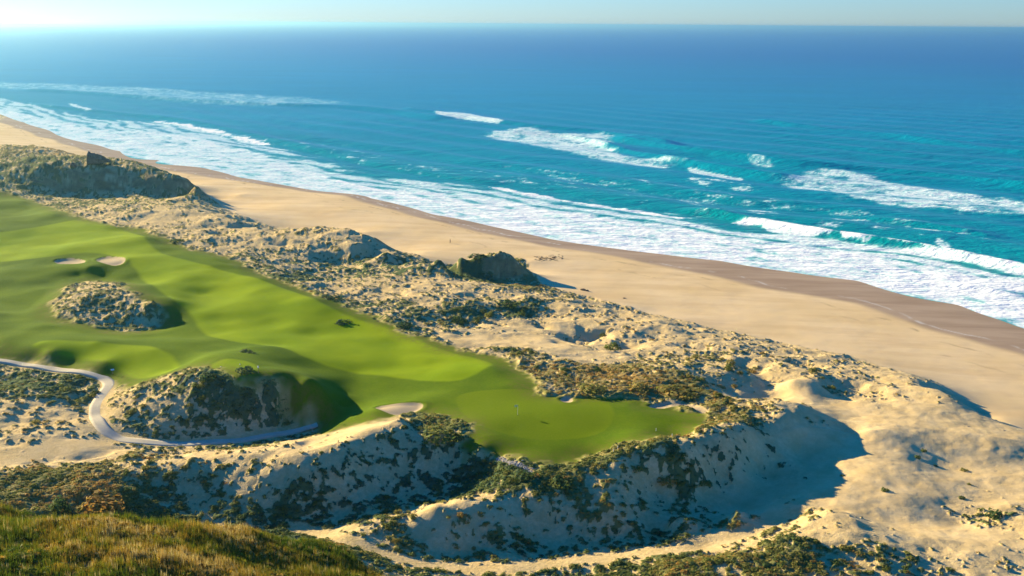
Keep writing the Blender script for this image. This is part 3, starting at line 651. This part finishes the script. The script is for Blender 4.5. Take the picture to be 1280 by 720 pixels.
o = scatter('dune_scrub', TS, x[m], y[m], hz[m]-.06, s[m]*1.05, s[m]*.62, tn_[m], LM, rs); o['kind'] = 'stuff'
print('scrub', m.sum())
# tall grass of the near hill
n = 60000; x = -110+rs.rand(n)*120; y = 82+rs.rand(n)*80
hz = height_at(x, y); ok = (hz > 12.5) & (np.abs(x) < y*.53+12)
x = x[ok]; y = y[ok]; hz = hz[ok]
patch = fbm(x, y, 11, 3, 2); tt = np.clip(.42+patch*.75+rs.randn(len(x))*.14, 0, .93)
hgt = (.55+.5*rs.rand(len(x)))*(1.0+.9*np.clip(fbm(x, y, 7, 2, 5)+.15, 0, 1))
tt = np.where(rs.rand(len(x)) < .05, 1.0, tt)
o = scatter('hill_grass', TB, x, y, hz-.1, np.full(len(x), .38), hgt, tt, GM_, rs); o['kind'] = 'stuff'
o2x = rs.rand(len(x)) < .26
o = scatter('hill_shrubbery', TS, x[o2x], y[o2x], hz[o2x]-.1, .5+.5*rs.rand(o2x.sum()), .5+.6*rs.rand(o2x.sum()), np.clip(tt[o2x]-.12, 0, .85), GM_, rs); o['kind'] = 'stuff'

# single bushes
BT = [tuft_template(rs, 260, .11, .8) for _ in range(6)]
BM = {}
def bush_mesh(k, tone_v):
    key = (k, round(tone_v, 1))
    if key not in BM:
        T = BT[k]; wob_ = 1+.22*np.sin(T[:, 0]*5+k)*np.cos(T[:, 1]*4+2*k)
        Q = T*wob_[:, None]; tv = np.repeat(np.random.RandomState(k).randn(len(T)//4)*.10, 4)+tone_v
        BM[key] = soup_mesh('bush', Q, np.clip(tv, 0, 1), LM)
    return BM[key]
def bush(px, py, wpx, hpx, tone_v, label, name='bush', group=None, cat='bush', k=None):
    gx, gy, gz = ground_hit(px, py); D = math.hypot(gx, gy); sc = D/F
    k = rs.randint(6) if k is None else k
    o = bpy.data.objects.new(name, bush_mesh(k, tone_v)); COL.objects.link(o)
    r = wpx*sc/2; hh = hpx*sc*1.0
    o.location = (gx, gy+r*.3, height_at(gx, gy+r*.3)[0]-.1-.10*r); o.scale = (r, r*1.0, hh); o.rotation_euler = (0, 0, rs.rand()*6.28)
    o['label'] = label; o['category'] = cat
    if group: o['group'] = group
    return o
bush(766,437,24,12,.42,'round dark green bush alone on bare white sand near the beach')
bush(549,552,58,17,.50,'big rounded olive bush mound between the green and the shaded bluff')
bush(572,550,22,12,.28,'dark bush on the right shoulder of the big mound beside the green')
bush(834,608,28,13,.95,'orange brown bush on the blue shaded sand bank')
bush(880,612,22,6,.6,'low flat olive bush lying on the shaded sand of the bowl')
bush(72,640,34,26,.22,'leafy bright green bush left of the rust coloured mound')
bush(120,640,62,22,.92,'rust brown rounded shrub mound at the lower left')
bush(306,441,26,6,.35,'low dark bush on top of the grassy knoll behind the tee')
bush(305,466,26,9,.12,'dark green bush on the slope between tee and fairway')
bush(260,478,26,10,.15,'dark bush at the left front edge of the tee')
bush(505,409,26,10,.1,'dark green bush where the dunes meet the fairway edge')
bush(596,323,26,5,.15,'dark scrub capping the cliff beside the beach')
bush(572,404,22,10,.25,'dark bush above a shaded hollow in the mid dunes')
bush(636,382,28,9,.3,'dark bush on the right tip of the mid dune ridge')
bush(845,495,62,14,.72,'large olive yellow bush behind the pale sand strip')
bush(800,488,36,12,.78,'golden olive bush left of the biggest one above the green')
bush(740,492,40,11,.62,'greyish olive bush just above the small pot bunker')
bush(640,576,14,5,.4,'small tuft bush over the stony edge below the green')
bush(700,608,36,12,.3,'dark green bush below the front edge of the green')
bush(655,600,30,12,.2,'deep green bush in the hollow left below the green')
bush(428,405,24,7,.1,'flat dark bush in the rough right of the dune hollow')
bush(412,374,34,7,.1,'dark low bush at the fairway edge below the shaded bowl')
bush(220,302,22,6,.15,'small dark bush by the fairway edge nearest the far headland')
bush(795,590,22,8,.65,'olive bush on the crest above the blue sand bank')
bush(1245,645,22,12,.25,'dark bush at the right edge on the open sand')
# repeated shrubs: the larger ones one by one
def shrub_group(n, box, tone_v, label, group, wmin=7, wmax=14, need=.3):
    c = 0; t = 0
    while c < n and t < n*40:
        t += 1; px = box[0]+rs.rand()*(box[2]-box[0]); py = box[1]+rs.rand()*(box[3]-box[1])
        gx, gy, gz = ground_hit(px, py)
        if field_at(veg, np.array([gx]), np.array([gy]))[0] < need or field_at(grass, np.array([gx]), np.array([gy]))[0] > .1: continue
        wd = wmin+(wmax-wmin)*rs.rand()**1.6
        tv = round(float(np.clip(tone_v+rs.randn()*.2, .05, .95)), 1)
        tw = ['dark green', 'green', 'olive', 'yellow olive', 'rusty brown'][min(4, int(tv*5))]
        q = (wd-wmin)/(wmax-wmin); sw = 'tiny' if q < .08 else 'small' if q < .25 else 'medium' if q < .55 else 'large'
        st = ['far left in', 'left in', 'left of centre in', 'right of centre in', 'right in', 'far right in'][min(5, int((px-box[0])/(box[2]-box[0])*6))]
        v_ = ['upper', 'lower'][int((py-box[1])/(box[3]-box[1]) > .5)]
        bush(px, py, wd, wd*.5, tv, f'{sw} {tw} shrub {st} the {label}, {v_}', 'dune_shrub', group, 'shrub'); c += 1
shrub_group(40, (690,696,1150,718), .35, 'thick scrub below the sandy track', 'shrubs below the sandy track')
shrub_group(36, (430,620,700,690), .5, 'ridge above the sandy track', 'shrubs on the ridge above the track')
shrub_group(30, (600,570,900,620), .4, 'bank below the putting green', 'shrubs on the bank below the green')
shrub_group(30, (150,560,430,650), .35, 'bluff below the cart path', 'shrubs on the bluff below the cart path')
shrub_group(30, (860,440,1120,510), .55, 'dunes behind the green', 'shrubs between the green and the beach')
shrub_group(24, (540,380,760,470), .4, 'pale middle dunes', 'shrubs on the middle dunes')
shrub_group(8, (1050,540,1250,640), .35, 'wide bare sand', 'scattered shrubs on the bare sand', 7, 12, -1)
shrub_group(20, (30,470,260,545), .45, 'scrub round the path bend', 'shrubs round the cart path bend')

# ------------------------------------------------------------------ small things
def bm_obj(name, bm, mat, parent=None, smooth=False):
    bmesh.ops.recalc_face_normals(bm, faces=bm.faces)
    me = bpy.data.meshes.new(name); bm.to_mesh(me); bm.free(); me.materials.append(mat)
    if smooth:
        for p in me.polygons: p.use_smooth = True
    o = bpy.data.objects.new(name, me); COL.objects.link(o)
    if parent: o.parent = parent
    return o
def cyl(bm, a, b, r0, r1, n=10):
    a = Vector(a); b = Vector(b); m = (b-a).to_track_quat('Z', 'Y').to_matrix().to_4x4(); m.translation = (a+b)/2
    bmesh.ops.create_cone(bm, cap_ends=True, segments=n, radius1=r0, radius2=r1, depth=(b-a).length, matrix=m)
def box(bm, c, s, rot=None):
    m = Matrix.Translation(c) @ (rot if rot else Matrix()) @ Matrix.Diagonal((*s, 1))
    bmesh.ops.create_cube(bm, size=1, matrix=m)
def empty(name, loc, label, cat, rz=0, group=None):
    o = bpy.data.objects.new(name, None); COL.objects.link(o); o.location = loc; o.rotation_euler = (0, 0, rz)
    o['label'] = label; o['category'] = cat
    if group: o['group'] = group
    return o
white = simple_mat("white_paint", (.80, .80, .74), .5); cream = simple_mat("flag_cloth", (.80, .76, .30), .8)
wood = simple_mat("weathered_wood", (.30, .23, .15), .9, .2, 3, (.20, .15, .10)); dark = simple_mat("dark_hole", (.02, .02, .02), .9)
# flagstick on the green
g = ground_hit(647, 519)
fl = empty('flagstick', g, 'white flagstick with small pale flag standing on the putting green', 'flagstick')
b = bmesh.new(); cyl(b, (0, 0, -.05), (0, 0, 2.2), .03, .02); bm_obj('pole', b, white, fl)
b = bmesh.new(); fv = []
for i in range(7):
    for j in (0, 1):
        t = i/6; fv.append(b.verts.new((-.03-t*.62, .06*math.sin(t*7), 1.70+.46*j-.05*t)))
for i in range(6): b.faces.new((fv[2*i], fv[2*i+2], fv[2*i+3], fv[2*i+1]))
r = bmesh.ops.extrude_face_region(b, geom=b.faces[:]); bmesh.ops.translate(b, verts=[v for v in r['geom'] if isinstance(v, bmesh.types.BMVert)], vec=(0, .012, 0))
bm_obj('flag', b, cream, fl)
b = bmesh.new(); cyl(b, (0, 0, -.04), (0, 0, .012), .11, .11, 16); bm_obj('cup', b, dark, fl)
# marker beside the path bend
g = ground_hit(141, 468)
mk = empty('tee_sign', g, 'small white topped sign post beside the bend of the cart path', 'sign', .5)
b = bmesh.new(); cyl(b, (0, 0, -.1), (0, 0, 1.0), .06, .05); bm_obj('post', b, wood, mk)
b = bmesh.new(); box(b, (0, -.05, 1.1), (.75, .5, .05), Matrix.Rotation(.5, 4, 'X')); bmesh.ops.bevel(b, geom=b.edges[:], offset=.012, segments=2); bm_obj('sign_panel', b, white, mk)
# ball washer by the tee
g = ground_hit(323, 466)
bw = empty('ball_washer', g, 'slim dark post with pale top at the right end of the tee', 'post', .2)
b = bmesh.new(); cyl(b, (0, 0, -.1), (0, 0, 1.1), .06, .05); bm_obj('post', b, wood, bw)
b = bmesh.new(); cyl(b, (0, 0, 1.1), (0, 0, 1.45), .16, .13, 14); cyl(b, (0, 0, 1.45), (0, 0, 1.5), .17, .05, 14); bm_obj('washer_head', b, white, bw)
# tee markers
for (px, py, lb) in ((300,456,'white tee marker ball nearest the back of the tee'), (276,459,'white tee marker ball at the left of the tee')):
    g = ground_hit(px, py); b = bmesh.new(); bmesh.ops.create_uvsphere(b, u_segments=16, v_segments=10, radius=.12, matrix=Matrix.Translation((0, 0, .10)))
    cyl(b, (0, 0, -.05), (0, 0, .02), .04, .04)
    o = bm_obj('tee_marker', b, white, None, True); o.location = g; o['label'] = lb; o['category'] = 'tee marker'; o['group'] = 'tee markers'
# leaning stakes at the end of the path
g = ground_hit(390, 541)
st = empty('wooden_stake', g, 'pale wooden stake leaning beside the end of the cart path', 'stake')
b = bmesh.new(); cyl(b, (.35, 0, -.1), (-.45, .1, 1.7), .07, .06, 8); bm_obj('shaft', b, simple_mat("pale_wood", (.55, .50, .38), .8), st)
# small yardage stakes near the green
for (px, py, lb) in ((820,539,'small white stake on the grass at the right end of the green'), (767,565,'small pale stake on the turf near the front bank of the green'), (772,561,'pale stake just behind another near the front bank'), (840,546,'white stake near the right hand tip of the turf')):
    g = ground_hit(px, py); b = bmesh.new(); cyl(b, (0, 0, -.1), (0, 0, .55), .05, .045, 8); cyl(b, (0, 0, .55), (0, 0, .62), .045, .01, 8)
    o = bm_obj('marker_stake', b, white); o.location = g; o['label'] = lb; o['category'] = 'stake'; o['group'] = 'stakes round the green'

# rocks
rockm = NM("dark_rock"); rockm.color(rockm.mix(rockm.ramp(rockm.noise(.8, 5, .65), [(.35, (0, 0, 0)), (.65, (1, 1, 1))]), (.11, .085, .06), (.24, .18, .12))); rockm.rough(.9); rockm.bump(rockm.noise(1.5, 5, .7), .8, .4)
def rock(name, g, size, seed, label, cat='rock', mat=None, rz=0, group=None, shear=0):
    b = bmesh.new(); bmesh.ops.create_icosphere(b, subdivisions=4, radius=1)
    r = np.random.RandomState(seed); dirs = r.randn(9, 3); dirs /= np.linalg.norm(dirs, axis=1)[:, None]; offs = .62+.28*r.rand(9)
    for v in b.verts:
        p = np.array(v.co)
        for d, o_ in zip(dirs, offs):
            k = p@d-o_
            if k > 0: p = p-d*k*.92
        p = p*(1+.07*math.sin(7*p[0]+seed)*math.cos(9*p[1]+6*p[2]))
        v.co = (p[0]*size[0], p[1]*size[1], p[2]*size[2]-shear*p[0]*size[2])
    o = bm_obj(name, b, mat or rockm.m, None, False); o.location = (g[0], g[1], g[2]+size[2]*.25); o.rotation_euler = (0, 0, rz)
    o['label'] = label; o['category'] = cat
    if group: o['group'] = group
    return o
g = ground_hit(126, 204)
def crag(name, g, prof, depth, seed, label, cat, rz=0):
    """a slab of rock: a ragged profile given real depth, split into many facets"""
    r = np.random.RandomState(seed); b = bmesh.new(); rows = []; x0 = (prof[0][0]+prof[-1][0])/2
    pr = resample(prof, .55); K = 9
    for j in range(K):
        t = j/(K-1); y_ = (t-.5)*depth; tp = 1-.45*abs(2*t-1)**3
        rows.append([b.verts.new((x-x0+r.randn()*.12, y_+r.randn()*.16, max(-.6, z*tp+r.randn()*.18-(.6 if z < .1 else 0)))) for x, z in pr])
    for A, B in zip(rows[:-1], rows[1:]):
        for k in range(len(pr)-1): b.faces.new((A[k], A[k+1], B[k+1], B[k]))
    b.faces.new(rows[0]); b.faces.new(rows[-1][::-1])
    o = bm_obj(name, b, rockm.m); o.location = g; o.rotation_euler = (0, 0, rz); o['label'] = label; o['category'] = cat
crag('rock_outcrop', (g[0], g[1]-1, g[2]+.4), [(0,0),(.1,3.6),(.5,5.6),(1.1,5.9),(1.6,4.9),(3,4.9),(5,4.4),(7,3.6),(8.8,2.4),(10.5,1.4),(12,0)], 5, 4, 'dark slanting rock outcrop standing on the crest of the far headland', 'rock outcrop', .15)
g = ground_hit(729, 363); rock('beach_rock', g, (1.0, .7, .55), 5, 'small brown rock on the beach just past the tip of the cliff shadow')
g = ground_hit(734, 364); rock('beach_rock', g, (.6, .5, .4), 6, 'smaller stone touching the brown beach rock on its right')
g = ground_hit(780, 373); rock('beach_rock', g, (.5, .4, .25), 9, 'tiny stone alone on the upper beach right of the brown rock')
g = ground_hit(92, 208); rock('boulder', g, (1.8, 1.8, 1.6), 12, 'dark boulder on the brown slope left of the headland outcrop', 'boulder')
# driftwood / wrack on the sand
wr = simple_mat("dried_seaweed", (.16, .10, .05), .95, .1, 2, (.26, .17, .08))
def wrack(px0, px1, py, n, label, name='seaweed_wrack'):
    b = bmesh.new(); r = np.random.RandomState(int(px0)); cx, cy, cz = ground_hit((px0+px1)/2, py)
    for i in range(n):
        q = ground_hit(px0+(px1-px0)*r.rand(), py+r.randn()*1.6); a = r.rand()*3.14; L = .25+.5*r.rand()
        cyl(b, (q[0]-cx-math.cos(a)*L, q[1]-cy-math.sin(a)*L, q[2]-cz+.02), (q[0]-cx+math.cos(a)*L, q[1]-cy+math.sin(a)*L, q[2]-cz+.08), .07+.08*r.rand(), .05, 5)
    o = bm_obj(name, b, wr); o.location = (cx, cy, cz); o['kind'] = 'stuff'; return o
wrack(668, 703, 323, 90, 'strip of dried seaweed')
# rubble edge below the green
rub = simple_mat("pale_stone", (.46, .42, .36), .9, .2, 2, (.34, .31, .27))
b = bmesh.new(); r_ = np.random.RandomState(3); Lr = resample(EDGEW, .12); c0 = Lr[len(Lr)//2]; cz = float(height_at(c0[0], c0[1])[0])
for p in Lr:
    for k in range(3):
        q = p+r_.randn(2)*.35; zz = float(height_at(q[0], q[1])[0]); s_ = .12+.18*r_.rand()
        bmesh.ops.create_icosphere(b, subdivisions=1, radius=s_, matrix=Matrix.Translation((q[0]-c0[0], q[1]-c0[1], zz-cz+.03)) @ Matrix.Diagonal((1, .8, .6, 1)))
o = bm_obj('stone_rubble', b, rub); o.location = (c0[0], c0[1], cz); o['kind'] = 'stuff'

# walker on the beach
g = ground_hit(562.7, 304)
skin = simple_mat("skin", (.42, .24, .15), .6); hair = simple_mat("dark_hair", (.03, .02, .015), .7); cloth = simple_mat("dark_jacket", (.05, .05, .055), .9); trs = simple_mat("dark_trousers", (.035, .03, .03), .9)
def skin_mesh(name, verts, edges, rad, mat, parent=None, lev=2):
    me = bpy.data.meshes.new(name); me.from_pydata(verts, edges, []); o = bpy.data.objects.new(name, me); COL.objects.link(o)
    md = o.modifiers.new('skin', 'SKIN'); 
    for v, r in zip(me.skin_vertices[0].data, rad): v.radius = (r, r) if not isinstance(r, tuple) else r
    me.skin_vertices[0].data[0].use_root = True
    sb = o.modifiers.new('sub', 'SUBSURF'); sb.levels = lev; sb.render_levels = lev
    me.materials.append(mat)
    dg = bpy.context.evaluated_depsgraph_get(); e = o.evaluated_get(dg); m2 = bpy.data.meshes.new_from_object(e); o.modifiers.clear(); o.data = m2; m2.name = name
    for p in m2.polygons: p.use_smooth = True
    if parent: o.parent = parent
    return o
V = [(0,0,.95),(0,0,1.12),(0,.01,1.36),(0,0,1.50),(0,-.01,1.60),(0,-.01,1.70),
     (.18,0,1.40),(.24,.06,1.14),(.23,-.06,.92),(.23,-.10,.83),(-.18,0,1.40),(-.24,-.05,1.14),(-.24,.10,.94),(-.24,.13,.85),
     (.09,0,.90),(.10,-.12,.50),(.10,-.06,.09),(.10,-.20,.04),(-.09,0,.90),(-.10,.08,.50),(-.10,.30,.13),(-.10,.20,.04)]
E = [(0,1),(1,2),(2,3),(3,4),(4,5),(2,6),(6,7),(7,8),(8,9),(2,10),(10,11),(11,12),(12,13),(0,14),(14,15),(15,16),(16,17),(0,18),(18,19),(19,20),(20,21)]
R_ = [(.15,.11),(.14,.10),(.17,.11),.06,(.085,.10),(.085,.10),.065,.05,.038,.04,.065,.05,.038,.04,.095,.065,.045,.045,.095,.065,.045,.045]
pe = skin_mesh('person', V, E, R_, skin); pe.location = g; pe.rotation_euler = (0, 0, 1.9)
pe['label'] = 'person in dark clothes walking alone on the open beach sand'; pe['category'] = 'person'
skin_mesh('jacket', V[:4]+V[6:9]+V[10:13], [(0,1),(1,2),(2,3),(2,4),(4,5),(5,6),(2,7),(7,8),(8,9)], [(.175,.135),(.165,.125),(.195,.135),.075,.085,.065,.05,.085,.065,.05], cloth, pe)
skin_mesh('trousers', [(0,0,.98)]+V[14:17]+V[18:21], [(0,1),(1,2),(2,3),(0,4),(4,5),(5,6)], [(.165,.125),.11,.08,.06,.11,.08,.06], trs, pe)
b = bmesh.new(); bmesh.ops.create_uvsphere(b, u_segments=14, v_segments=10, radius=.115, matrix=Matrix.Translation((0, .015, 1.70)) @ Matrix.Diagonal((.9, 1.05, 1, 1))); bm_obj('hair', b, hair, pe, True)

# ------------------------------------------------------------------ far coast and haze
hb = bmesh.new(); hv = []
for i in range(41):
    t = i/40; xx = -9800+t*3500; yy = 17000+t*1200
    hh = 75*math.sin(math.pi*min(1, (1-t)*1.3)/2)*(1+.15*math.sin(t*23))*(1-t)**.4+1
    hv.append([hb.verts.new((xx, yy-500, -2)), hb.verts.new((xx, yy, hh)), hb.verts.new((xx, yy+900, hh*.8)), hb.verts.new((xx, yy+1500, -2))])
for a, c in zip(hv[:-1], hv[1:]):
    for i in range(3): hb.faces.new((a[i], a[i+1], c[i+1], c[i]))
o = bm_obj('distant_hills', hb, simple_mat("hill_cover", (.08, .09, .05), .9, .1, .002, (.16, .13, .08)), None, True); o['kind'] = 'structure'

hz_m = bpy.data.materials.new("sea_haze"); hz_m.use_nodes = True; t = hz_m.node_tree; t.nodes.clear()
ho = t.nodes.new('ShaderNodeOutputMaterial'); hp = t.nodes.new('ShaderNodeVolumePrincipled')
hp.inputs['Color'].default_value = (.50, .90, 1, 1); hp.inputs['Density'].default_value = 1/15000; hp.inputs['Anisotropy'].default_value = .82
t.links.new(hp.outputs[0], ho.inputs['Volume'])
b = bmesh.new(); box(b, (0, 32000, 45.5), (130000, 66000, 109)); hz_o = bm_obj('haze', b, hz_m); hz_o['kind'] = 'stuff'
